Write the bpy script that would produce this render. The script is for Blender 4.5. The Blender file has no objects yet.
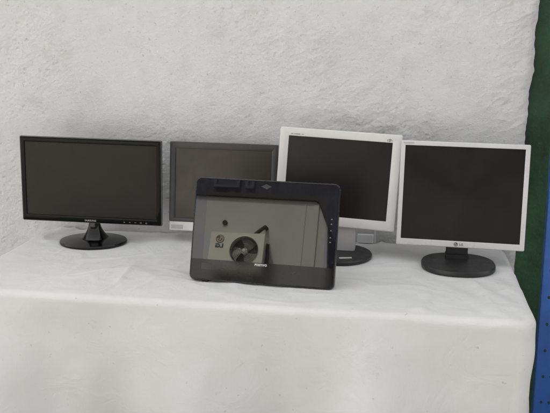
import bpy, bmesh, math, random
from mathutils import Vector, Matrix, noise
random.seed(7)
R = math.radians
PI = math.pi
scene = bpy.context.scene
col = scene.collection

# ------------------------------------------------------------------ helpers
def mesh_obj(name, verts, faces, mat=None, parent=None, smooth=False, loc=None, matrix=None, sharp=35):
    me = bpy.data.meshes.new(name)
    me.from_pydata([tuple(v) for v in verts], [], faces)
    me.validate(); me.update()
    return link_mesh(name, me, mat, parent, smooth, loc, matrix, sharp)

def link_mesh(name, me, mat, parent, smooth=False, loc=None, matrix=None, sharp=35):
    bm = bmesh.new(); bm.from_mesh(me)
    bmesh.ops.recalc_face_normals(bm, faces=bm.faces)
    if smooth:
        for f in bm.faces: f.smooth = True
        for e in bm.edges:
            if len(e.link_faces) == 2 and e.calc_face_angle(0) > R(sharp): e.smooth = False
    bm.to_mesh(me); bm.free()
    o = bpy.data.objects.new(name, me)
    col.objects.link(o)
    if mat: me.materials.append(mat)
    if parent: o.parent = parent
    if matrix is not None: o.matrix_local = matrix
    elif loc: o.location = loc
    return o

def empty(name, loc, label, cat, group=None):
    o = bpy.data.objects.new(name, None)
    o.empty_display_size = .05
    o.location = loc; col.objects.link(o)
    return tag(o, label, cat, group)

def tag(o, label, cat, group=None, kind=None):
    if label: o['label'] = label
    if cat: o['category'] = cat
    if group: o['group'] = group
    if kind: o['kind'] = kind
    return o

class MB:
    """collects verts and faces of one mesh"""
    def __init__(s): s.v = []; s.f = []
    def add(s, v, f):
        n = len(s.v); s.v += [tuple(p) for p in v]; s.f += [tuple(i + n for i in q) for q in f]; return s
    def box(s, x0, x1, y0, y1, z0, z1, b=0.0, M=None):
        bm = bmesh.new()
        bmesh.ops.create_cube(bm, size=1)
        for v in bm.verts:
            v.co = Vector(((x0 + x1) / 2 + v.co.x * (x1 - x0), (y0 + y1) / 2 + v.co.y * (y1 - y0), (z0 + z1) / 2 + v.co.z * (z1 - z0)))
        if b > 0: bmesh.ops.bevel(bm, geom=bm.edges[:], offset=b, segments=3, profile=.5, affect='EDGES')
        if M is not None: bmesh.ops.transform(bm, matrix=M, verts=bm.verts)
        bm.verts.index_update()
        s.add([v.co.copy() for v in bm.verts], [[v.index for v in f.verts] for f in bm.faces]); bm.free()
        return s
    def loft(s, loops, cap0=True, cap1=True):
        n = len(loops[0]); v = [p for l in loops for p in l]; f = []
        for k in range(len(loops) - 1):
            for i in range(n):
                j = (i + 1) % n
                f.append((k * n + i, k * n + j, (k + 1) * n + j, (k + 1) * n + i))
        if cap0: f.append(tuple(range(n)))
        if cap1: f.append(tuple((len(loops) - 1) * n + i for i in range(n)))
        return s.add(v, f)
    def tube(s, pts, r, n=10, r1=None):
        pts = [Vector(p) for p in pts]; loops = []
        for k, p in enumerate(pts):
            d = (pts[min(k + 1, len(pts) - 1)] - pts[max(k - 1, 0)]).normalized()
            a = Vector((0, 0, 1)) if abs(d.z) < .9 else Vector((1, 0, 0))
            u = d.cross(a).normalized(); w = d.cross(u)
            rr = r if r1 is None else r + (r1 - r) * k / (len(pts) - 1)
            loops.append([p + u * rr * math.cos(t * 2 * PI / n) + w * rr * math.sin(t * 2 * PI / n) for t in range(n)])
        return s.loft(loops)
    def build(s, name, mat, parent=None, smooth=False, **k):
        return mesh_obj(name, s.v, s.f, mat, parent, smooth, **k)

def rrect(x0, x1, z0, z1, r, y, n=5):
    """rounded rectangle loop in the local x/z plane at depth y"""
    r = max(min(r, (x1 - x0) / 2 - 1e-5, (z1 - z0) / 2 - 1e-5), 1e-5)
    out = []
    for cx, cz, a0 in ((x1 - r, z1 - r, 0), (x0 + r, z1 - r, 90), (x0 + r, z0 + r, 180), (x1 - r, z0 + r, 270)):
        for k in range(n + 1):
            a = R(a0 + 90 * k / n)
            out.append(Vector((cx + r * math.cos(a), y, cz + r * math.sin(a))))
    return out

def ellipse(cx, cy, rx, ry, z, n=72, p=2.0):
    out = []
    for k in range(n):
        a = 2 * PI * k / n; c, s_ = math.cos(a), math.sin(a)
        out.append(Vector((cx + rx * math.copysign(abs(c) ** (2 / p), c), cy + ry * math.copysign(abs(s_) ** (2 / p), s_), z)))
    return out

def pose(yaw, tilt, roll, c=(0, 0, 0)):
    M = Matrix.Rotation(R(yaw), 4, 'Z') @ Matrix.Rotation(R(-tilt), 4, 'X') @ Matrix.Rotation(R(roll), 4, 'Y')
    return Matrix.Translation(Vector(c)) @ M

def text_obj(name, body, size, x, z, y, mat, parent, bold=0.0, ext=.00025, align='CENTER', sx=1.0, spacing=1.0, facing=1, loc3=None):
    """real lettering standing proud of a surface that faces local -y (facing=1) or +y (facing=-1)"""
    cu = bpy.data.curves.new(name, 'FONT')
    cu.body = body; cu.size = size; cu.extrude = ext; cu.offset = bold; cu.align_x = align; cu.align_y = 'CENTER'
    cu.space_character = spacing; cu.resolution_u = 3
    t = bpy.data.objects.new(name, cu); col.objects.link(t)
    dg = bpy.context.evaluated_depsgraph_get(); dg.update()
    me = bpy.data.meshes.new_from_object(t.evaluated_get(dg))
    bpy.data.objects.remove(t); bpy.data.curves.remove(cu)
    me.name = name; me.materials.clear()
    M = Matrix.Translation((x, y, z)) @ (Matrix.Rotation(PI, 4, 'Z') if facing < 0 else Matrix()) @ Matrix.Rotation(R(90), 4, 'X') @ Matrix.Diagonal((sx, 1, 1, 1))
    me.transform(M)
    o = bpy.data.objects.new(name, me); col.objects.link(o)
    me.materials.append(mat); o.parent = parent
    return o

def ribbon(mb, pts, w, y, t=.0003, closed=False):
    """flat raised stroke along 2D (x, z) points, facing -y"""
    n = len(pts); P = [Vector((p[0], p[1])) for p in pts]; a = []; b = []
    for i in range(n):
        if closed: d = P[(i + 1) % n] - P[i - 1]
        else: d = P[min(i + 1, n - 1)] - P[max(i - 1, 0)]
        d.normalize(); q = Vector((-d.y, d.x)) * w / 2
        a.append(P[i] + q); b.append(P[i] - q)
    v = [(p.x, y, p.y) for p in a] + [(p.x, y, p.y) for p in b] + [(p.x, y + t, p.y) for p in a] + [(p.x, y + t, p.y) for p in b]
    f = []
    for i in range(n if closed else n - 1):
        j = (i + 1) % n
        f += [(i, j, n + j, n + i), (2 * n + i, 2 * n + j, j, i), (n + i, n + j, 3 * n + j, 3 * n + i)]
    mb.add(v, f); return mb

def arc(cx, cz, r, a0, a1, n=24, rz=None):
    rz = rz or r
    return [(cx + r * math.cos(R(a0 + (a1 - a0) * k / n)), cz + rz * math.sin(R(a0 + (a1 - a0) * k / n))) for k in range(n + 1)]

def disc(mb, cx, cz, r, y, t=.0004, n=40):
    mb.loft([[Vector((cx + r * math.cos(2 * PI * k / n), y + t, cz + r * math.sin(2 * PI * k / n))) for k in range(n)],
             [Vector((cx + r * math.cos(2 * PI * k / n), y, cz + r * math.sin(2 * PI * k / n))) for k in range(n)]]); return mb

# ------------------------------------------------------------------ materials
class NT:
    def __init__(s, name):
        s.m = bpy.data.materials.new(name); s.m.use_nodes = True
        s.t = s.m.node_tree; s.b = s.t.nodes['Principled BSDF']; s.tc = s.t.nodes.new('ShaderNodeTexCoord')
    def n(s, typ, **k):
        o = s.t.nodes.new(typ)
        for a, v in k.items():
            if a in o.inputs.keys(): o.inputs[a].default_value = v
            else: setattr(o, a, v)
        return o
    def l(s, a, b): s.t.links.new(a, b)
    def noise(s, scale, detail=4, rough=.55, coord='Object', stretch=None, dist=0):
        o = s.n('ShaderNodeTexNoise'); o.inputs['Scale'].default_value = scale; o.inputs['Detail'].default_value = detail
        o.inputs['Roughness'].default_value = rough; o.inputs['Distortion'].default_value = dist
        if stretch:
            mp = s.n('ShaderNodeMapping'); mp.inputs['Scale'].default_value = stretch[:3]
            if len(stretch) > 3: mp.inputs['Rotation'].default_value = (0, stretch[3], stretch[4] if len(stretch) > 4 else 0)
            s.l(s.tc.outputs[coord], mp.inputs['Vector']); s.l(mp.outputs[0], o.inputs['Vector'])
        else: s.l(s.tc.outputs[coord], o.inputs['Vector'])
        return o.outputs['Fac']
    def ramp(s, fac, stops):
        r = s.n('ShaderNodeValToRGB'); e = r.color_ramp.elements
        while len(e) < len(stops): e.new(.5)
        for q, (p, c) in zip(e, stops):
            q.position = p; q.color = (c, c, c, 1) if not hasattr(c, '__len__') else (*c, 1)
        s.l(fac, r.inputs['Fac']); return r.outputs['Color']
    def bump(s, h, strength, dist, prev=None):
        b = s.n('ShaderNodeBump'); b.inputs['Strength'].default_value = strength; b.inputs['Distance'].default_value = dist
        s.l(h, b.inputs['Height'])
        if prev: s.l(prev, b.inputs['Normal'])
        return b.outputs['Normal']
    def mixc(s, fac, a, b, mode='MIX'):
        m = s.n('ShaderNodeMix', data_type='RGBA', blend_type=mode)
        for sock, v in ((m.inputs['Factor'], fac), (m.inputs['A'], a), (m.inputs['B'], b)):
            pass
        ins = [i for i in m.inputs if i.enabled]
        for sock, v in zip(ins, (fac, a, b)):
            if hasattr(v, 'is_linked'): s.l(v, sock)
            elif hasattr(v, '__len__'): sock.default_value = (*v, 1)
            else: sock.default_value = v
        return [o for o in m.outputs if o.enabled][0]

def plastic(name, c, rough=.4, var=.12, scale=18, grain=0, ior=1.5, coat=0, dust=0.0, dustc=(.25, .25, .26), tint=None):
    t = NT(name)
    nz = t.noise(scale, 5)
    base = t.ramp(nz, [(.3, tuple(v * (1 - var) for v in c)), (.7, tuple(v * (1 + var) for v in c))])
    if dust:
        dn = t.noise(55, 8, .75); cl = t.noise(9, 3)
        dm = t.ramp(dn, [(.56, 0.0), (.8, 1.0)]); cm = t.ramp(cl, [(.42, .15), (.7, 1.0)])
        mul = t.n('ShaderNodeMath', operation='MULTIPLY'); t.l(dm, mul.inputs[0]); t.l(cm, mul.inputs[1])
        m2 = t.n('ShaderNodeMath', operation='MULTIPLY'); t.l(mul.outputs[0], m2.inputs[0]); m2.inputs[1].default_value = dust
        base = t.mixc(m2.outputs[0], base, dustc)
    t.l(base, t.b.inputs['Base Color'])
    rr = t.ramp(t.noise(scale * 1.7, 6, .65), [(.3, max(rough * .8, .01)), (.75, rough * 1.25)])
    t.l(rr, t.b.inputs['Roughness'])
    t.b.inputs['IOR'].default_value = ior
    if tint: t.b.inputs['Specular Tint'].default_value = (*tint, 1)
    if coat: t.b.inputs['Coat Weight'].default_value = coat; t.b.inputs['Coat Roughness'].default_value = .04
    if grain:
        t.l(t.bump(t.noise(900, 2), grain, .0004), t.b.inputs['Normal'])
    return t.m

def wall_paint():
    t = NT('whitewashed_plaster')
    a = t.noise(2.2, 6, .6); b = t.noise(14, 6, .6)
    base = t.ramp(a, [(.3, (.635, .632, .626)), (.7, (.690, .688, .683))])
    grime = t.ramp(b, [(.33, (.86, .855, .85)), (.52, (1, 1, 1))])
    c = t.mixc(.55, base, grime, 'MULTIPLY')
    # small pits and pinholes
    sp = t.ramp(t.noise(85, 3, .6), [(.27, (.62, .60, .57)), (.36, (1, 1, 1))])
    c = t.mixc(.6, c, sp, 'MULTIPLY')
    t.l(c, t.b.inputs['Base Color']); t.b.inputs['Roughness'].default_value = .85
    t.b.inputs['Specular IOR Level'].default_value = .25
    n1 = t.bump(t.noise(260, 4, .7), .6, .003)
    n2 = t.bump(t.noise(95, 6, .7, stretch=(.8, 1, 1.15, R(35))), .55, .006, n1)
    t.l(n2, t.b.inputs['Normal'])
    return t.m

def cloth_mat():
    t = NT('white_cotton_cloth')
    a = t.noise(5, 5, .6)
    c = t.ramp(a, [(.3, (.62, .612, .603)), (.7, (.67, .663, .655))])
    # faint scuffs and stains
    s1 = t.noise(30, 6, .75, stretch=(.7, 1.3, 1)); m = t.ramp(s1, [(.62, 0.0), (.76, .4)])
    c = t.mixc(m, c, (.42, .41, .40))
    sp = t.ramp(t.noise(70, 2, .5), [(.22, .35), (.28, 0.0)])
    c = t.mixc(sp, c, (.25, .24, .23))
    t.l(c, t.b.inputs['Base Color']); t.b.inputs['Roughness'].default_value = .8
    t.b.inputs['Specular IOR Level'].default_value = .25
    t.b.inputs['Sheen Weight'].default_value = .15
    w1 = t.n('ShaderNodeTexWave', wave_type='BANDS', bands_direction='X'); w1.inputs['Scale'].default_value = 160
    w2 = t.n('ShaderNodeTexWave', wave_type='BANDS', bands_direction='Y'); w2.inputs['Scale'].default_value = 160
    for w in (w1, w2): t.l(t.tc.outputs['Object'], w.inputs['Vector'])
    add = t.n('ShaderNodeMath', operation='ADD'); t.l(w1.outputs['Fac'], add.inputs[0]); t.l(w2.outputs['Fac'], add.inputs[1])
    n0 = t.bump(add.outputs[0], .06, .0006)
    n1 = t.bump(t.noise(9, 5, .55, dist=1.6), .35, .012, n0)
    n2 = t.bump(t.noise(42, 5, .6, dist=.5), .28, .004, n1)
    t.l(n2, t.b.inputs['Normal'])
    return t.m

def green_mat():
    t = NT('green_wall_paint')
    a = t.noise(4, 8, .75); b = t.noise(40, 6, .7)
    c = t.ramp(a, [(.34, (.009, .034, .014)), (.5, (.022, .080, .032)), (.66, (.042, .130, .055))])
    c = t.mixc(t.ramp(b, [(.60, 0.0), (.78, .5)]), c, (.09, .15, .09))
    t.l(c, t.b.inputs['Base Color']); t.b.inputs['Roughness'].default_value = .6
    t.l(t.bump(t.noise(45, 6, .65), .5, .006), t.b.inputs['Normal'])
    return t.m

def rough_mat(name, c0, c1, scale=3, rough=.85, bs=60, bd=.004, bstr=.4, stretch=None):
    t = NT(name)
    t.l(t.ramp(t.noise(scale, 7, .65, stretch=stretch), [(.3, c0), (.7, c1)]), t.b.inputs['Base Color'])
    t.b.inputs['Roughness'].default_value = rough
    t.l(t.bump(t.noise(bs, 5, .6), bstr, bd), t.b.inputs['Normal'])
    return t.m

M = dict(
    wall=wall_paint(), cloth=cloth_mat(), green=green_mat(),
    ground=rough_mat('grey_concrete', (.30, .285, .265), (.40, .385, .36), 1.3, .9),
    far_wall=rough_mat('painted_masonry', (.47, .465, .445), (.53, .525, .505), 1.5, .85, 40),
    shed=rough_mat('dark_sheet_metal', (.018, .018, .022), (.035, .035, .042), 2, .75, 20, .002),
    soffit=rough_mat('dark_roof', (.02, .018, .016), (.035, .03, .028), 3, .8),
    frame=rough_mat('weathered_window_frame', (.045, .043, .04), (.065, .06, .058), 8, .6),
    pane=plastic('dark_window_glass', (.02, .02, .025), .08),
    piano=plastic('glossy_black_plastic', (.0022, .0021, .0022), .07, .3, 12, ior=1.23, dust=.02),
    piano_base=plastic('glossy_black_stand', (.003, .0028, .0028), .12, .3, 12, ior=1.42, dust=.03),
    black=plastic('matte_black_plastic', (.016, .0155, .016), .45, .15, 20, .15, dust=.10),
    charcoal=plastic('charcoal_plastic', (.038, .0365, .035), .42, .12, 25, .2, dust=.10),
    darkgrey=plastic('dark_grey_stand_plastic', (.017, .0165, .017), .40, .15, 15, .25, dust=.16),
    silverwhite=plastic('off_white_plastic', (.63, .62, .605), .35, .05, 9, .05, dust=.35, dustc=(.38, .36, .32)),
    silver=plastic('pale_silver_plastic', (.565, .562, .555), .30, .05, 9, .05, dust=.35, dustc=(.34, .32, .29)),
    silvergrey=plastic('silver_grey_plastic', (.50, .49, .48), .38, .05, 9, .1),
    backwhite=plastic('grey_white_back_plastic', (.55, .54, .53), .5, .05, 10, .1),
    scr_brown=plastic('matte_brown_black_screen', (.0075, .0058, .0047), .34, .25, 5, .05, ior=1.34, tint=(1, .94, .88), dust=.10, dustc=(.10, .09, .08)),
    scr_tan=plastic('matte_warm_grey_screen', (.025, .0195, .0152), .38, .25, 9, .05, tint=(1, .95, .90), dust=.12, dustc=(.12, .10, .085)),
    scr_black=plastic('matte_black_screen', (.0075, .0062, .0058), .34, .25, 5, .05, ior=1.40, tint=(1, .96, .93), dust=.08, dustc=(.10, .09, .09)),
    glass=plastic('mirror_gloss_screen', (.006, .006, .005), .012, .2, 6, ior=1.62, dust=.05, dustc=(.10, .10, .09), tint=(.98, .99, .93)),
    glass_bezel=plastic('mirror_gloss_bezel', (.007, .0072, .011), .02, .25, 9, ior=1.55, dust=.30, dustc=(.13, .13, .17)),
    band=plastic('hazy_brown_black_gloss', (.008, .0064, .006), .06, .3, 9, ior=1.36, dust=.14, dustc=(.10, .09, .09)),
    acrylic=plastic('smoky_grey_edge', (.075, .08, .075), .18, .2, 20),
    rim=plastic('black_rim_plastic', (.010, .010, .011), .28, .2, 20, dust=.15),
    rubber=plastic('black_rubber', (.012, .012, .012), .8, .1, 20),
    ink=plastic('dark_grey_ink', (.07, .068, .066), .5, .05, 20),
    ink_pale=plastic('pale_grey_ink', (.30, .295, .285), .5, .05, 20),
    print_white=plastic('white_print', (.75, .74, .73), .4, .03, 20),
    print_silver=plastic('silver_print', (.42, .41, .40), .35, .03, 20),
    label=plastic('aged_grey_label', (.40, .40, .37), .55, .12, 60),
    sticker=plastic('cream_sticker', (.50, .46, .38), .55, .12, 60),
    dk_sticker=plastic('dark_film_sticker', (.02, .016, .015), .35, .2, 40),
    lens=plastic('pale_lens_window', (.035, .032, .032), .3, .2, 60),
    blue=plastic('blue_shelf_paint', (.020, .105, .40), .38, .18, 14, .1, dust=.18, dustc=(.10, .16, .30)),
    ac=plastic('aged_white_enamel', (.72, .70, .62), .4, .06, 6),
    ac_dark=plastic('dark_fan_plastic', (.03, .03, .03), .5, .1, 10),
    ac_blade=plastic('grey_fan_blade', (.30, .30, .27), .45, .1, 10),
    ac_red=plastic('faded_red_badge', (.22, .13, .10), .4, .1, 10),
    foam=plastic('black_pipe_foam', (.02, .02, .02), .8, .1, 20),
    steel=plastic('galvanised_steel', (.33, .33, .32), .45, .1, 20),
    wood=rough_mat('plywood', (.30, .20, .12), (.40, .28, .17), 6, .6, 30, .002, .3, (1, 12, 1)),
    cable=plastic('white_cable', (.70, .69, .67), .5, .03, 10),
    box=plastic('white_junction_plastic', (.78, .785, .80), .45, .03, 10),
)

# ------------------------------------------------------------------ the setting
g = mesh_obj('ground', [(-150, -150, 0), (150, -150, 0), (150, 150, 0), (-150, 150, 0)], [(0, 1, 2, 3)], M['ground'])
tag(g, None, None, kind='structure')

WY = 2.308          # mean face of the plaster
def wall_h(x, z):
    """relief of the trowelled plaster (towards -y), rougher on the right"""
    k = min(max((x + .55) / .7, 0), 1)
    p = Vector((x, 0, z))
    q = Vector((x * .8 + z * .55, 3.1, (z - x * .55) * 2.2))
    mk = min(max(.62 + 1.1 * noise.noise(p * 2.6 + Vector((1, 6, 2))) + .35 * noise.noise(p * 9), .25), 1.25)   # rubbed-smooth and rough patches
    h = .0025 * noise.noise(p * 2.3)
    h += (.0008 + .0012 * k) * noise.noise(q * 7)
    h += (.0009 + .0036 * k) * noise.noise(p * 20 + Vector((5, 2, 1))) * mk
    h += (.0013 + .0030 * k) * noise.noise(p * 46) * mk
    h += (.0007 + .0006 * k) * noise.noise(q * 50 + Vector((4, 4, 4))) * mk
    h += (.0012 + .0013 * k) * noise.noise(p * 125 + Vector((3, 1, 7))) * mk
    h += (.0006 + .0004 * k) * noise.noise(p * 230) * mk
    # pits where grains tore out, and short ridges left by the float
    h -= .0022 * max(noise.noise(p * 75 + Vector((8, 8, 1))) - .42, 0) * 4 * mk
    r = 1 - abs(noise.noise(q * 16 + Vector((9, 0, 4)))) * 2
    g_ = max(noise.noise(p * 5 + Vector((2, 8, 3))), 0)
    h += (.0008 + .0016 * k) * max(r - .6, 0) * 2 * g_ * 2
    return h
def edge_x(z):
    return .357 + .0165 * (z - .72) + .0075 * noise.noise(Vector((.3, 7, z * 16))) + .0035 * noise.noise(Vector((1.3, 2, z * 55)))

def graded(a, lo, hi, b, fine, coarse):
    v = []; x = a
    while x < lo - 1e-6: v.append(x); x += coarse
    x = lo
    while x < hi - 1e-6: v.append(x); x += fine
    x = hi
    while x < b - 1e-6: v.append(x); x += coarse
    v.append(b); return v
ZS = graded(0, .66, 1.56, 3.3, .0031, .05)
XS = graded(-4.6, -1.42, .357, .357, .0031, .06)
vs = []; fs = []
nx = len(XS); RET = 8
for z in ZS:
    ex = edge_x(z)
    for x in XS:
        xx = x + (ex - .357) * max(0, min(1, (x - .15) / .207)) ** 2
        fall = max(0, (x - .335) / .022)           # the plaster rounds over at its torn edge
        vs.append((xx, WY - wall_h(x, z) + .010 * fall ** 2, z))
    for k in range(1, RET + 1):                     # return face of the coat
        yy = WY + .010 + .036 * k / RET
        vs.append((ex - .004 * k / RET + .003 * noise.noise(Vector((k * .6, 3, z * 40))), yy, z))
W = nx + RET
for j in range(len(ZS) - 1):
    for i in range(W - 1):
        a = j * W + i
        fs.append((a, a + 1, a + 1 + W, a + W))
pw = mesh_obj('plaster_wall', vs, fs, M['wall'], smooth=True, sharp=60)
tag(pw, 'rough white plastered wall with a torn right edge behind the monitors', 'wall')

gm = MB().box(-4.6, 3.6, WY + .045, WY + .25, 0, 3.3)
gw = gm.build('green_wall', M['green']); tag(gw, 'dark green painted wall beside the torn edge of the white plaster', 'wall')

# ------------------------------------------------------------------ table under the cloth
TX0, TX1, TY0, TY1, TZ = -1.150, .303, 1.690, 2.283, .75
tab = empty('folding_table', ((TX0 + TX1) / 2, (TY0 + TY1) / 2, 0), 'long table hidden under the white cloth', 'table')
tm = MB().box(TX0 + .012 - tab.location.x, TX1 - .012 - tab.location.x, TY0 + .012 - tab.location.y, TY1 - .012 - tab.location.y, .715, .740, .003)
tm.build('tabletop', M['wood'], tab)
for sx in (TX0 + .10, TX1 - .10):
    for sy in (TY0 + .08, TY1 - .08):
        MB().tube([(sx - tab.location.x, sy - tab.location.y, 0), (sx - tab.location.x, sy - tab.location.y, .714)], .014, 12).build('leg', M['steel'], tab, True)

FEET = [(-.943, 2.14, .107, .088), (-.544, 2.205, .097, .078), (-.168, 2.118, .094, .098), (.166, 2.068, .103, .098), (-.49, 1.83, .03, .03), (-.20, 1.83, .03, .03), (-.35, 2.02, .09, .03), (-.10, 2.275, .035, .02)]
def cloth():
    n_c = 10; per = []
    r = .030
    # perimeter of the rounded rectangle with its outward normals
    def seg(p, q, nrm, step=.0065):
        L = (Vector(q) - Vector(p)).length; k = max(int(L / step), 1)
        for i in range(k): per.append((Vector(p).lerp(Vector(q), i / k), Vector(nrm)))
    def cor(c, a0):
        for i in range(n_c): a = R(a0 + 90 * i / n_c); d = Vector((math.cos(a), math.sin(a))); per.append((Vector(c) + d * r, d))
    seg((TX0 + r, TY0), (TX1 - r, TY0), (0, -1)); cor((TX1 - r, TY0 + r), -90)
    seg((TX1, TY0 + r), (TX1, TY1 - r), (1, 0)); cor((TX1 - r, TY1 - r), 0)
    seg((TX1 - r, TY1), (TX0 + r, TY1), (0, 1)); cor((TX0 + r, TY1 - r), 90)
    seg((TX0, TY1 - r), (TX0, TY0 + r), (-1, 0)); cor((TX0 + r, TY0 + r), 180)
    # arc length for the hanging folds
    s = [0]
    for i in range(1, len(per)): s.append(s[-1] + (per[i][0] - per[i - 1][0]).length)
    loops = []
    cx, cy = (TX0 + TX1) / 2, (TY0 + TY1) / 2
    er = .019
    def topz(x, y):
        p = Vector((x, y, 0)); q = Vector((x * .6 + y * .5, y * 1.7 - x * .4, 1))
        h = .0018 * noise.noise(p * 4.5) + .0016 * noise.noise(p * 13) + .0009 * noise.noise(p * 31)
        for c_, (ax, ay_, sc) in enumerate(((.9, .45, 6), (.35, 1.0, 8), (-.6, .9, 9), (1.0, -.3, 11))):
            qq = Vector((x * ax + y * ay_, (y * ax - x * ay_) * .45, 7.3 * c_))
            rd = 1 - abs(noise.noise(qq * sc)) * 6
            mk = max(noise.noise(p * 3.3 + Vector((11 * c_, 5, c_))) + .12, 0)
            h += .0085 * max(rd, 0) ** 1.3 * mk
        rk = min(max((x + .02) / .3, 0), 1)          # soft pulls towards the right end
        h += .0032 * rk * math.sin((x * 1.1 + y * .75 + .03 * noise.noise(p * 5)) * 62) * (.5 + noise.noise(p * 6 + Vector((0, 0, 9))))
        ed = min(abs(y - TY0), abs(x - TX0), abs(x - TX1))
        h *= min(1, .35 + ed / .04)
        for ex_, ey_, ra_, rb_ in FEET:               # things press the cloth flat where they stand
            dd = math.hypot((x - ex_) / ra_, (y - ey_) / rb_)
            if dd < 1.3: h = min(h, 0) * .2 + (h - min(h, 0) * .2) * max(0, dd - 1.03) / .27
        h -= .0012 * (1 + noise.noise(Vector((x * 7, y * 7, 3)))) * max(0, 1 - ed / .05)
        return TZ + h - .0004
    # the top: rings shrink onto a line along the table's long axis
    K = 70
    for k in range(K):
        f = k / K
        ring = []
        for p, n in per:
            d = .297 * (1 - f)
            hx = max((TX1 - TX0) / 2 - d, .001); hy = max((TY1 - TY0) / 2 - d, 0)
            x = cx + (p.x - cx) * hx / ((TX1 - TX0) / 2); y = cy + (p.y - cy) * hy / ((TY1 - TY0) / 2)
            ring.append(Vector((x, y, topz(x, y))))
        loops.append(ring)
    for k in range(0, 7):                            # the fold over the edge
        a = R(90 * k / 6)
        loops.append([Vector((p.x + n.x * er * math.sin(a), p.y + n.y * er * math.sin(a), topz(p.x, p.y) - er * (1 - math.cos(a)))) for p, n in per])
    H = 44
    for k in range(1, H + 1):
        d = .66 * (k / H) ** 1.25
        ring = []
        for i, (p, n) in enumerate(per):
            u = s[i]; amp = .050 * min(d / .35, 1) ** 1.1
            if n.y > .5: amp *= .05
            elif n.x < -.3 or n.x > .3: amp *= .5
            w = amp * (math.sin(u * 13 + 1.4 * noise.noise(Vector((u * 3, 0, 0)))) + .6 * noise.noise(Vector((u * 9, d * 2, 4))))
            w += (.0016 * noise.noise(Vector((u * 14, d * 18, 2))) + .006 * noise.noise(Vector((u * 5 + d * 3, d * 6, 8)))) * min(d / .06, 1)
            o = er + w + (.02 * d if n.y < .5 else 0)
            ring.append(Vector((p.x + n.x * o, p.y + n.y * o, TZ - er - d)))
        loops.append(ring)
    mb = MB().loft(loops, cap0=False, cap1=False)
    me = bpy.data.meshes.new('tablecloth'); me.from_pydata(mb.v, [], mb.f)
    bm = bmesh.new(); bm.from_mesh(me)
    bmesh.ops.remove_doubles(bm, verts=bm.verts, dist=2e-5)      # the rings close on the cloth's middle line
    bm.to_mesh(me); bm.free(); me.validate()
    o = link_mesh('tablecloth', me, M['cloth'], None, True, sharp=120)
    tag(o, 'white cloth with faint creases draped over the long table', 'tablecloth')
cloth()

# ------------------------------------------------------------------ monitors
def head(root, c, ypr, w, h, bez, depth, corner, mats, lip=.0025, recess=.0035, back_inset=.03, bevel=.003, names=('bezel', 'screen', 'back_shell'), slope=0.0, split=None):
    """bezel ring + screen + back shell in the panel's own frame; returns the matrix"""
    Mx = Matrix.Translation(-Vector(root.location)) @ pose(*ypr, c)
    L, Rr, T, B = bez
    x0, x1, z0, z1 = -w / 2, w / 2, -h / 2, h / 2
    ix0, ix1, iz0, iz1 = x0 + L, x1 - Rr, z0 + B, z1 - T
    rings = [rrect(x0 + .002, x1 - .002, z0 + .002, z1 - .002, corner, .020)]
    rings += [rrect(x0, x1, z0, z1, corner, .016)]
    for k in range(5):
        a = R(90 * k / 4)
        i = bevel * (1 - math.cos(a)); rings.append(rrect(x0 + i, x1 - i, z0 + i, z1 - i, max(corner - i, .0005), bevel + slope - bevel * math.sin(a)))
    rings += [rrect(ix0 - lip, ix1 + lip, iz0 - lip, iz1 + lip, .0012, -0.0),
              rrect(ix0 - lip * .3, ix1 + lip * .3, iz0 - lip * .3, iz1 + lip * .3, .001, .0008),
              rrect(ix0, ix1, iz0, iz1, .0008, recess + .002)]
    b = MB().loft(rings, cap0=False, cap1=False).build(names[0], mats[0], root, True, matrix=Mx, sharp=28)
    s = MB().loft([rrect(ix0 - .0005, ix1 + .0005, iz0 - .0005, iz1 + .0005, .0008, recess + .004), rrect(ix0 - .0005, ix1 + .0005, iz0 - .0005, iz1 + .0005, .0008, recess)]).build(names[1], mats[1], root, matrix=Mx)
    bi = back_inset
    sh = MB().loft([rrect(x0 + .003, x1 - .003, z0 + .003, z1 - .003, corner, .0195), rrect(x0 + .008, x1 - .008, z0 + .008, z1 - .008, corner, .024),
                    rrect(x0 + bi, x1 - bi, z0 + bi, z1 - bi, corner + .01, depth * .85), rrect(x0 + bi + .02, x1 - bi - .02, z0 + bi + .02, z1 - bi - .02, corner + .01, depth)]).build(names[2], mats[2], root, True, matrix=Mx)
    return Mx, b, s, sh

# --- glossy black wide monitor on the left
r = empty('computer_monitor', (-.943, 2.14, TZ), 'wide glossy black monitor on a round shiny black foot, far left of the table', 'monitor', 'monitors lined up along the wall')
Mx, bz, sc, sh = head(r, (-.942, 2.14, .945), (4.62, 1.0, 1.47), .4415, .2629, (.0150, .0165, .0165, .0200), .046, .004, (M['piano'], M['scr_brown'], M['black']), lip=.004, bevel=.0045, slope=.001)
text_obj('brand_lettering', 'SAMSUNG', .0082, -.0031, -.1245, -.0004, M['print_silver'], bz, bold=.00008, sx=.90, spacing=1.14)
for k, x in enumerate((.1043, .1217, .1391, .1565, .1735)):
    q = MB()
    if k == 0: ribbon(q, [(x - .002, -.1255), (x + .002, -.1255), (x + .002, -.1235), (x - .002, -.1235)], .0008, -.0004, closed=True)
    elif k == 1: ribbon(q, [(x - .002, -.1255), (x, -.1230), (x + .002, -.1255)], .0009, -.0004)
    elif k == 2: ribbon(q, [(x - .003, -.1245), (x + .003, -.1245)], .0009, -.0004)
    elif k == 3: ribbon(q, [(x - .003, -.1252), (x + .003, -.1252), (x + .003, -.1235), (x - .003, -.1235)], .0007, -.0004, closed=True)
    else: ribbon(q, arc(x, -.1245, .0022, 120, 420), .0008, -.0004)
    q.build('button_mark', M['ink_pale'], bz)
st = MB()
loops = [ellipse(0, 0, .104, .085, .0005), ellipse(0, 0, .1065, .0875, .0025), ellipse(0, 0, .1065, .0875, .006), ellipse(0, 0, .104, .085, .0095)]
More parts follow.
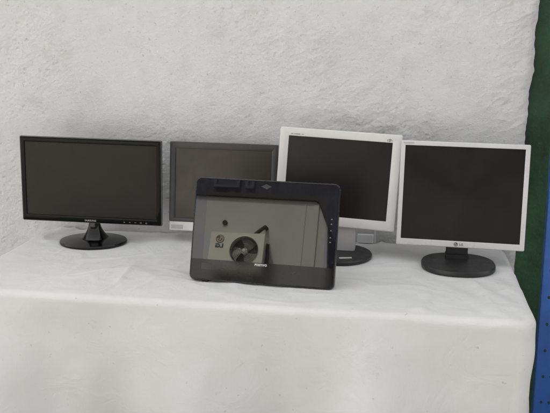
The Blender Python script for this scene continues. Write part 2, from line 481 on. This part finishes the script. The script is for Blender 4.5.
for f in (.9, .75, .6, .45, .3): loops.append(ellipse(0, .012 * (1 - f), .104 * f, .085 * f, .0095 + .007 * (1 - f)))
st.loft(loops).build('foot', M['piano_base'], r, True)
nk = MB(); loops = []
for k in range(15):
    f = k / 14
    wv = .0165 + .027 * (1 - f) ** 3.2; dv = .012 + .03 * (1 - f) ** 3.2
    loops.append(ellipse(-.001 * f, .014 + .004 * f, wv, dv, .012 + .074 * f, 40, 2.6))
nk.loft(loops).build('neck', M['piano_base'], r, True)
MB().box(-.03, .03, .016, .045, .06, .12, .006).build('neck_bracket', M['black'], r, True)

tr = []
for k_, (i_, y_) in enumerate(((.0005, .0125), (-.0014, .012), (-.0016, .006), (-.0006, .0030), (.0009, .0026))):
    tr.append(rrect(-.4415 / 2 + i_, .4415 / 2 - i_, -.2629 / 2 + i_, .2629 / 2 - i_, .004, y_))
MB().loft(tr, False, False).build('edge_trim', M['acrylic'], bz, True)

# --- square monitor with charcoal frame and white chin
r = empty('computer_monitor', (-.544, 2.205, TZ), 'square monitor with charcoal grey frame and white lower strip, half hidden behind the glossy all-in-one', 'monitor', 'monitors lined up along the wall')
W2, H2 = .337, .2777
c2 = Vector((-.542, 2.21, .923)); y2 = (2.26, 5.69, .97)
off = pose(*y2) @ Vector((0, 0, .0145))
Mx, bz, sc, sh = head(r, c2 + off, y2, W2, H2 - .029, (.0185, .0185, .0205, .012), .044, .003, (M['charcoal'], M['scr_tan'], M['charcoal']), lip=.002, bevel=.002, back_inset=.035)
Mc = Matrix.Translation(-Vector(r.location)) @ pose(*y2, c2)
zc1 = -H2 / 2 + .0285
ch = MB().loft([rrect(-W2 / 2 + .001, W2 / 2 - .001, -H2 / 2, zc1, .003, .020), rrect(-W2 / 2 + .001, W2 / 2 - .001, -H2 / 2, zc1, .003, .002),
                rrect(-W2 / 2 + .003, W2 / 2 - .003, -H2 / 2 + .002, zc1 - .001, .002, 0)]).build('lower_strip', M['silverwhite'], r, True, matrix=Mc)
MB().box(-.161, -.124, -.0009, .0002, -.1335, -.1205).build('paper_label', M['label'], ch)
MB().box(.10, .112, -.0015, .0004, -.130, -.124, .0005).build('power_button', M['silvergrey'], ch)
loops = [ellipse(0, .0, .092, .074, .0005), ellipse(0, .0, .096, .077, .003), ellipse(0, .0, .096, .077, .009), ellipse(0, .0, .090, .072, .013)]
MB().loft(loops).build('foot', M['silverwhite'], r, True)
MB().box(-.035, .035, .005, .035, .012, .12, .006).build('neck', M['silverwhite'], r, True)

# --- off-white square monitor in the middle
r = empty('computer_monitor', (-.168, 2.118, TZ), 'white framed square monitor tilted on a round dark grey foot behind the all-in-one', 'monitor', 'monitors lined up along the wall')
Mx, bz, sc, sh = head(r, (-.183, 2.14, .977), (-.47, 8.56, 2.86), .3551, .2795, (.0270, .0275, .0245, .0290), .055, .006, (M['silverwhite'], M['scr_black'], M['backwhite']), lip=.002, bevel=.004)
# tiny unreadable model lettering, and the looped mark at the top right corner
q = MB(); x = -.1445
for grp in ((.0016, .0016, .0010), (.0018, .0013, .0020, .0013, .0016, .0013, .0018, .0012), (.0010, .0010, .0010, .0010)):
    for wd in grp:
        hh = random.choice((.0020, .0026, .0022))
        q.box(x, x + wd, -.0003, .0003, .1212 - hh / 2, .1212 + hh / 2); x += wd + .0007
    x += .0035
q.build('model_lettering', M['ink'], bz)
q = MB()
ribbon(q, arc(.1372, .1215, .0027, 100, 265, rz=.0032), .0011, -.0003)
ribbon(q, arc(.1415, .1223, .0025, 0, 360, rz=.0038)[:-1], .0011, -.0003, closed=True)
ribbon(q, [(.1415, .1255), (.1415, .1190)], .0010, -.0003)
ribbon(q, arc(.1457, .1212, .0024, -40, 150, rz=.0032), .0011, -.0003)
q.build('corner_emblem', M['ink'], bz)
loops = [ellipse(0, 0, .0905, .0945, .0005), ellipse(0, 0, .0930, .097, .003), ellipse(0, 0, .0930, .097, .009), ellipse(0, 0, .0905, .0945, .0125), ellipse(0, 0, .05, .05, .0140)]
ft = MB().loft(loops).build('foot', M['darkgrey'], r, True)
MB().box(-.018, .018, -.006, .006, 0, .0006, M=Matrix.Translation((.020, -.058, .0134)) @ Matrix.Rotation(R(14), 4, 'Z')).build('cream_label', M['sticker'], ft)
MB().loft([rrect(-.050, .042, .0135, .112, .004, .046), rrect(-.050, .042, .0135, .112, .004, .018), rrect(-.047, .039, .0145, .110, .003, .014)]).build('neck', M['silvergrey'], r, True)

# --- silver-white square monitor on the right
r = empty('computer_monitor', (.166, 2.068, TZ), 'square monitor with thin silver frame on an oval black foot, right end of the table', 'monitor', 'monitors lined up along the wall')
Mx, bz, sc, sh = head(r, (.171, 2.11, .947), (.44, 8.63, .95), .3520, .2955, (.0125, .0135, .0135, .0185), .055, .004, (M['silver'], M['scr_black'], M['backwhite']), lip=.0018, bevel=.003)
text_obj('model_lettering', 'FLATRON', .0052, -.1690, .1405, -.0002, M['ink_pale'], bz, bold=.0001, align='LEFT', sx=1.25)
lz = -.1385
lg = disc(MB(), -.0105, lz, .0058, -.0004).build('round_emblem', M['ink'], bz)
q = MB()
ribbon(q, arc(-.0105, lz, .0041, 80, 360), .0008, -.0008, .0004)
ribbon(q, [(-.0066, lz), (-.0090, lz)], .0008, -.0008, .0004)
ribbon(q, [(-.0108, lz + .0022), (-.0108, lz - .0016), (-.0094, lz - .0016)], .0008, -.0008, .0004)
disc(q, -.0124, lz + .0016, .0007, -.0008)
q.build('emblem_strokes', M['silver'], lg)
text_obj('brand_lettering', 'LG', .0088, .0045, lz, -.0003, M['ink'], bz, bold=.00012, sx=1.0)
P_ = 2.25
loops = [ellipse(0, 0, .099, .093, .0005, p=P_), ellipse(0, 0, .1015, .0955, .003, p=P_), ellipse(0, 0, .1015, .0955, .011, p=P_), ellipse(0, 0, .0995, .0935, .0150, p=P_), ellipse(0, 0, .05, .05, .0165)]
ft = MB().loft(loops).build('foot', M['darkgrey'], r, True)
MB().loft([rrect(-.0315, .0285, .016, .072, .003, .064), rrect(-.0315, .0285, .016, .072, .003, .040), rrect(-.030, .027, .017, .071, .003, .037)]).build('neck', M['black'], r, True)
MB().loft([rrect(-.0335, .0305, .0163, .028, .003, .062), rrect(-.0335, .0305, .0163, .028, .003, .030), rrect(-.0325, .0295, .0163, .027, .003, .028)]).build('neck_collar', M['black'], r, True)

# --- the all-in-one in front
AC_, AY = Vector((-.3478, 1.8563, .8838)), (-1.365, 16.645, .882)
r = empty('all_in_one_computer', (-.350, 1.87, TZ), 'glossy black all-in-one screen leaning back in front, mirroring an air conditioner', 'computer')
Mx = Matrix.Translation(-Vector(r.location)) @ pose(*AY, AC_)
w, h = .3850, .2720
x0, x1, z0, z1 = -w / 2, w / 2, -h / 2, h / 2
LX0, LX1, LZ0, LZ1 = -.1592, .1612, -.0800, .1020
rings = [rrect(x0 + .004, x1 - .004, z0 + .004, z1 - .004, .013, .030, 8), rrect(x0, x1, z0, z1, .015, .022, 8), rrect(x0, x1, z0, z1, .015, .004, 8),
         rrect(x0 + .0008, x1 - .0008, z0 + .0008, z1 - .0008, .0145, .0012, 8), rrect(x0 + .002, x1 - .002, z0 + .002, z1 - .002, .0135, -.0004, 8),
         rrect(x0 + .0034, x1 - .0034, z0 + .0034, z1 - .0034, .012, -.0006, 8), rrect(x0 + .0042, x1 - .0042, z0 + .0042, z1 - .0042, .0115, .0012, 8)]
MB().loft(rings, False, False).build('rim', M['rim'], r, True, matrix=Mx)
gi = .0042
# printed glass border: a ring around the display
rg = [rrect(x0 + gi, x1 - gi, z0 + gi, z1 - gi, .0115, .0030, 8), rrect(x0 + gi, x1 - gi, z0 + gi, z1 - gi, .0115, .0004, 8),
      rrect(LX0, LX1, LZ0, LZ1, .0006, .0004, 8), rrect(LX0, LX1, LZ0, LZ1, .0006, .0030, 8)]
bz = MB().loft(rg, False, False).build('glass_border', M['glass_bezel'], r, False, matrix=Mx)
lb = MB().loft([rrect(x0 + gi, x1 - gi, z0 + gi, LZ0 - .0004, .0045, y_, 8) for y_ in (.0003, .0001)]).build('lower_band', M['band'], bz)
MB().loft([rrect(LX0, LX1, LZ0, LZ1, .0006, .0030, 8), rrect(LX0, LX1, LZ0, LZ1, .0006, .0006, 8)]).build('screen', M['glass'], r, matrix=Mx)
MB().loft([rrect(x0 + .004, x1 - .004, z0 + .004, z1 - .004, .013, .0295, 8), rrect(x0 + .012, x1 - .012, z0 + .012, z1 - .012, .013, .036, 8), rrect(x0 + .05, x1 - .05, z0 + .05, z1 - .05, .013, .046, 8)]).build('back_shell', M['black'], r, True, matrix=Mx)
text_obj('brand_lettering', 'POSITIVO', .0082, -.0010, -.0862, -.0002, M['print_white'], lb, bold=.00010, sx=.86, spacing=1.08)
for bx, bzz in ((.1762, .0441), (.1760, .0317), (.1756, .0148), (.1753, -.0032), (.1753, -.0150)):
    q = MB()
    ribbon(q, [(bx - .0016, bzz - .0006), (bx, bzz + .0010), (bx + .0016, bzz - .0006)], .0010, .0001)
    q.build('touch_icon', M['print_silver'], bz)
q = MB().add([(-.0145, .0001, .1185), (-.001, .0001, .1255), (.0135, .0001, .1195), (.001, .0001, .1125), (-.0145, .0006, .1185), (-.001, .0006, .1255), (.0135, .0006, .1195), (.001, .0006, .1125)],
             [(0, 1, 2, 3), (0, 1, 5, 4), (1, 2, 6, 5), (2, 3, 7, 6), (3, 0, 4, 7)])
wc = q.build('diamond_window', M['lens'], bz)
disc(MB(), -.001, .1195, .0022, -.0003).build('camera_lens', M['rim'], wc)
MB().box(-.160, -.133, -.0003, .0002, -.1070, -.0905).build('dark_label', M['dk_sticker'], bz)
for fx in (-.150, .158):
    MB().loft([rrect(fx - .008, fx + .008, z0 - .0055, z0 + .001, .002, .024), rrect(fx - .008, fx + .008, z0 - .0055, z0 + .001, .002, .006)]).build('rubber_foot', M['rubber'], r, True, matrix=Mx)
# prop leg behind
MB().tube([(-.06, .075, .165), (-.06, .150, .006), (.06, .150, .006), (.06, .075, .165)], .0055, 10).build('prop_stand', M['black'], r, True)

# ------------------------------------------------------------------ small things against the wall
q = MB().box(-.127, -.077, 2.268, 2.282, .7515, .7790, .002)
o = q.build('junction_box', M['box'], None, True); tag(o, 'small pale plastic box on the cloth behind the white monitor\'s foot', 'box')
q = MB().tube([(-.0735, 2.277, .752), (-.0737, 2.280, .770), (-.0725, 2.283, .800), (-.071, 2.286, .84)], .0028, 8)
o = q.build('cable', M['cable'], None, True); tag(o, 'thin white cable rising beside the small pale box', 'cable', 'white cables along the wall')
for xx, lab, zt in ((.281, 'short white cable end under the right monitor, nearer its foot', .80), (.327, 'short white cable end under the right monitor, at the wall corner', .80)):
    q = MB().tube([(xx + .006, 2.290, zt + .05), (xx + .002, 2.286, zt), (xx, 2.284, .765), (xx, 2.281, .749)], .0032, 8)
    o = q.build('cable', M['cable'], None, True); tag(o, lab, 'cable', 'white cables along the wall')

# ------------------------------------------------------------------ blue perforated shelf upright
r = empty('shelf_upright', (.437, 2.20, 0), 'blue perforated steel shelf post standing before the green wall', 'shelf post')
pitch = .084; pw_, hr = .062, .0042; hx = .020
mb = MB(); n = 16
def sq(k, cx, cz, x0, x1, z0, z1):
    a = 2 * PI * k / n + PI / n; c, s = math.cos(a), math.sin(a)
    tx = (x1 - cx) / c if c > 0 else (x0 - cx) / c
    tz = (z1 - cz) / s if s > 0 else (z0 - cz) / s
    t_ = min(tx, tz); return (cx + c * t_, 0, cz + s * t_)
for j in range(24):
    z0_ = j * pitch + .0; z1_ = z0_ + pitch; cz = (z0_ + z1_) / 2
    for (xa, xb, cx, hz) in ((0, .031, hx, cz), (.031, pw_, pw_ - hx, cz)):
        outer = [sq(k, cx, hz, xa, xb, z0_, z1_) for k in range(n)]
        inner = [(cx + hr * math.cos(2 * PI * k / n + PI / n), 0, hz + 1.25 * hr * math.sin(2 * PI * k / n + PI / n)) for k in range(n)]
        deep = [(p[0], .0018, p[2]) for p in inner]
        b0 = len(mb.v); mb.v += outer + inner + deep
        for k in range(n):
            m_ = (k + 1) % n
            mb.f += [(b0 + k, b0 + m_, b0 + n + m_, b0 + n + k), (b0 + n + k, b0 + n + m_, b0 + 2 * n + m_, b0 + 2 * n + k)]
        # corner triangles between the polygon and the square cell
        for (qx, qz) in ((xa, z0_), (xb, z0_), (xb, z1_), (xa, z1_)):
            ang = math.atan2(qz - hz, qx - cx) % (2 * PI)
            k = int((ang - PI / n) // (2 * PI / n)) % n
            mb.v.append((qx, 0, qz)); mb.f.append((b0 + k, len(mb.v) - 1, b0 + (k + 1) % n))
Ht = 24 * pitch
mb.box(-.0015, .0, .0005, .035, 0, Ht); mb.box(pw_, pw_ + .0015, .0005, .035, 0, Ht)
Mp = Matrix.Rotation(R(-.5), 4, 'Y')
mb.build('perforated_post', M['blue'], r, matrix=Matrix.Translation((-.0085, 0, 0)) @ Mp)
MB().box(-.02, .075, -.012, .05, 0, .004, .001).build('base_plate', M['blue'], r)

# ------------------------------------------------------------------ across the yard: what the glossy screen mirrors
D = -7.2
b = empty('white_building', (-6, -9, 0), 'low white building across the yard, seen only in the glossy screen', 'building')
out = [(-14, 0), (-1.49, 0), (-1.49, 3.4), (-1.525, 3.98), (-1.685, 4.36), (-1.74, 4.395), (-14, 4.66)]
vs = [(x + 6, D + 9, z) for x, z in out] + [(x + 6, -2.6, z) for x, z in out]
k = len(out)
fs = [tuple(range(k)), tuple(range(2 * k - 1, k - 1, -1))] + [(i, (i + 1) % k, k + (i + 1) % k, k + i) for i in range(k)]
mesh_obj('wall', vs, fs, M['far_wall'], b)
rf = []
top = [(-14.2, 4.66), (-1.74, 4.397), (-1.68, 4.365), (-1.517, 3.98), (-1.478, 3.4)]
rv = []
for x, z in top:
    for yy in (D + .06, -11.7):
        rv += [(x + 6, yy + 9, z + .004), (x + 6, yy + 9, z + .06)]
ff = []
for i in range(len(top) - 1):
    a, c = i * 4, i * 4 + 4
    ff += [(a, c, c + 1, a + 1), (a + 1, c + 1, c + 3, a + 3), (a + 2, a + 3, c + 3, c + 2), (a, a + 2, c + 2, c)]
mesh_obj('roof', rv, ff, M['soffit'], b)
MB().box(-1.90 + 6, -1.885 + 6, D + 9.001, D + 9.012, .3, 4.36).box(-1.76 + 6, -1.68 + 6, D + 9.001, D + 9.03, .3, 4.33).build('corner_strip', M['far_wall'], b)

s_ = empty('dark_shed', (-3, -12.2, 0), 'tall dark sheet metal shed behind the low white building', 'building')
mb = MB(); vs = []; fs = []
nxx = 320
for i in range(nxx + 1):
    x = -16 + 36 * i / nxx
    yy = .0 + .03 * (1 if i % 4 in (1, 2) else 0)
    vs += [(x + 3, yy, 0), (x + 3, yy, 9.5)]
for i in range(nxx): fs.append((2 * i, 2 * i + 2, 2 * i + 3, 2 * i + 1))
mesh_obj('wall', vs, fs, M['shed'], s_)
mesh_obj('roof', [(-13.2, .2, 9.5), (23.2, .2, 9.5), (23.2, -8, 10.6), (-13.2, -8, 10.6), (-13.2, .2, 9.6), (23.2, .2, 9.6), (23.2, -8, 10.7), (-13.2, -8, 10.7)],
         [(0, 1, 2, 3), (4, 5, 6, 7), (0, 1, 5, 4), (1, 2, 6, 5), (2, 3, 7, 6), (3, 0, 4, 7)], M['soffit'], s_)
for x, z, ww, hh in ((-4.72, 6.72, .62, .34), (-4.16, 6.72, .20, .36)):
    f = MB()
    f.box(x + 3 - ww / 2, x + 3 + ww / 2, .035, .10, z - hh / 2, z - hh / 2 + .06).box(x + 3 - ww / 2, x + 3 + ww / 2, .035, .10, z + hh / 2 - .06, z + hh / 2)
    f.box(x + 3 - ww / 2, x + 3 - ww / 2 + .06, .035, .10, z - hh / 2 + .06, z + hh / 2 - .06).box(x + 3 + ww / 2 - .06, x + 3 + ww / 2, .035, .10, z - hh / 2 + .06, z + hh / 2 - .06)
    w_ = f.build('window', M['frame'], s_)
    MB().box(x + 3 - ww / 2 + .06, x + 3 + ww / 2 - .06, .04, .05, z - hh / 2 + .06, z + hh / 2 - .06).build('pane', M['pane'], w_)

# air conditioner outdoor unit
ax0, ax1, az0, az1, ay = -3.258, -2.414, 3.130, 3.720, -6.85
a = empty('air_conditioner', ((ax0 + ax1) / 2, ay - .16, az0), 'white outdoor air conditioner with round fan, mirrored in the glossy screen', 'air conditioner')
ox, oy, oz = a.location
fx, fz, fr = -2.712 - ox, 3.447 - oz, .222
cs = MB(); X0, X1, Z1 = ax0 - ox, ax1 - ox, az1 - az0
n = 48; yf = .16
def sqp(ang):
    c, s = math.cos(ang), math.sin(ang)
    tx = ((X1 - fx) / c if c > 0 else (X0 - fx) / c) if abs(c) > 1e-9 else 1e9
    tz = ((Z1 - fz) / s if s > 0 else (0 - fz) / s) if abs(s) > 1e-9 else 1e9
    t_ = min(tx, tz); return (fx + c * t_, fz + s * t_)
angs = sorted([2 * PI * k / n for k in range(n)] + [math.atan2(z - fz, x - fx) % (2 * PI) for x in (X0, X1) for z in (0, Z1)])
L0 = [Vector((sqp(t)[0], -.16, sqp(t)[1])) for t in angs]
L1 = [Vector((sqp(t)[0], yf, sqp(t)[1])) for t in angs]
L2 = [Vector((fx + (fr + .012) * math.cos(t), yf, fz + (fr + .012) * math.sin(t))) for t in angs]
L3 = [Vector((fx + fr * math.cos(t), yf + .012, fz + fr * math.sin(t))) for t in angs]
L4 = [Vector((fx + fr * .97 * math.cos(t), yf - .10, fz + fr * .97 * math.sin(t))) for t in angs]
cs.loft([L0, L1, L2, L3, L4], True, False).build('casing', M['ac'], a)
MB().loft([[Vector((fx + fr * .97 * math.cos(t), yf - .12 + d, fz + fr * .97 * math.sin(t))) for t in angs] for d in (0, .018)]).build('fan_well', M['ac_dark'], a)
MB().loft([[Vector((fx + rr * math.cos(2 * PI * k / 24), yy, fz + rr * math.sin(2 * PI * k / 24))) for k in range(24)] for rr, yy in ((.05, .06), (.05, .115), (.035, .125))]).build('fan_hub', M['ac'], a, True)
for k in range(3):
    v = []; 
    for i in range(7):
        rr = .05 + .155 * i / 6
        for t0, yy in ((0, .075), (42, .105), (75, .112)):
            an = R(120 * k + 20 + t0 + 18 * i / 6); v.append((fx + rr * math.cos(an), yy, fz + rr * math.sin(an)))
    f = [(3 * i + j, 3 * i + j + 1, 3 * i + j + 4, 3 * i + j + 3) for i in range(6) for j in (0, 1)]
    v2 = [(p[0], p[1] - .004, p[2]) for p in v]; m_ = len(v)
    mesh_obj('fan_blade', v + v2, f + [tuple(i + m_ for i in q) for q in f], M['ac_blade'], a, True)
gr = MB()
for q in range(1, 8):
    rr = fr * q / 7.3
    pts = [(fx + rr * math.cos(2 * PI * k / 40), yf + .008, fz + rr * math.sin(2 * PI * k / 40)) for k in range(41)]
    gr.tube(pts, .0022, 5)
for k in range(8):
    an = R(45 * k); gr.tube([(fx + .03 * math.cos(an), yf + .010, fz + .03 * math.sin(an)), (fx + fr * math.cos(an), yf + .010, fz + fr * math.sin(an))], .0028, 5)
gr.build('fan_grille', M['ac_dark'], a)
lx, lz = -3.104 - ox, 3.612 - oz
bd = MB().loft([[Vector((lx + .066 * math.cos(2 * PI * k / 36), yy, lz + .066 * math.sin(2 * PI * k / 36))) for k in range(36)] for yy in (yf + .0005, yf + .005)]).build('round_badge', M['ac_red'], a)
q = MB(); rb = lambda pts, wd: ribbon(q, [(-p[0], p[1]) for p in pts], wd, 0, .002)
rb(arc(0, 0, .046, 80, 360), .010); rb([(.046, 0), (.018, 0)], .010); rb([(-.004, .026), (-.004, -.018), (.012, -.018)], .010)
disc(q, .020, .018, .008, 0, .002)
mesh_obj('badge_strokes', [(lx + p[0], yf + .0075 - p[1], lz + p[2]) for p in q.v], q.f, M['ac'], bd)
text_obj('brand_lettering', 'LG', .085, lx, 3.502 - oz, yf + .002, M['ac_dark'], a, bold=.004, ext=.0015, facing=-1, sx=1.25)
for bx in (.13, .70):
    MB().box(X0 + bx, X0 + bx + .04, -.19, .16, -.045, -.002).box(X0 + bx, X0 + bx + .04, -.19, -.15, -.36, -.046).build('bracket', M['steel'], a)

p = MB().tube([(-2.478, D - .05, 3.925), (-2.482, D + .10, 3.915), (-2.53, -7.05, 3.85), (-2.62, -7.0, 3.74), (-2.62, -7.06, 3.68), (-2.50, -7.1, 3.64), (-2.40, -7.04, 3.60), (-2.375, -7.0, 3.45), (-2.38, -7.02, 3.25), (-2.44, -7.05, 3.15)], .030, 12)
o = p.build('insulated_pipe', M['foam'], None, True); tag(o, 'black foam covered pipe from the far wall down to the air conditioner', 'pipe')
p = MB().tube([(-3.163, D - .02, 3.990), (-3.163, D + .03, 3.990)], .040, 20)
o = p.build('vent_hole_cap', M['foam'], None, True); tag(o, 'round black vent opening in the far white wall above the air conditioner', 'vent')

# ------------------------------------------------------------------ light
w = bpy.data.worlds.new('World'); scene.world = w; w.use_nodes = True
nt = w.node_tree
bg = nt.nodes['Background']; sky = nt.nodes.new('ShaderNodeTexSky')
SUN_EL, SUN_AZ = 50, -18      # azimuth measured from +y (behind the plastered wall) towards +x: the table stands in the wall's shade
sky.sky_type = 'NISHITA'; sky.sun_disc = False; sky.sun_elevation = R(SUN_EL); sky.sun_rotation = R(SUN_AZ)
sky.air_density = 1.0; sky.dust_density = 4.0; sky.ozone_density = 1.0
hs = nt.nodes.new('ShaderNodeHueSaturation'); hs.inputs['Saturation'].default_value = .05
nt.links.new(sky.outputs[0], hs.inputs['Color']); nt.links.new(hs.outputs[0], bg.inputs['Color'])
bg.inputs['Strength'].default_value = .125
sl = bpy.data.lights.new('sun', 'SUN'); sl.energy = 2.4; sl.angle = R(4); sl.color = (1, .975, .945)
so = bpy.data.objects.new('sun', sl); col.objects.link(so)
dirv = Vector((math.sin(R(SUN_AZ)) * math.cos(R(SUN_EL)), math.cos(R(SUN_AZ)) * math.cos(R(SUN_EL)), math.sin(R(SUN_EL))))
so.rotation_euler = dirv.to_track_quat('Z', 'Y').to_euler(); so.location = dirv * 12

# ------------------------------------------------------------------ camera
cam = bpy.data.cameras.new('camera'); co = bpy.data.objects.new('camera', cam); col.objects.link(co)
cam.sensor_width = 36; cam.lens = 36 * 750 / 550; cam.clip_start = .05; cam.clip_end = 500
co.location = (0, 0, 1.385); co.rotation_euler = (R(90 - 12.9), 0, R(9.7))
scene.camera = co
scene.view_settings.view_transform = 'Standard'; scene.view_settings.look = 'None'
scene.view_settings.exposure = 1.86; scene.view_settings.gamma = 1.0
scene.cycles.max_bounces = 8
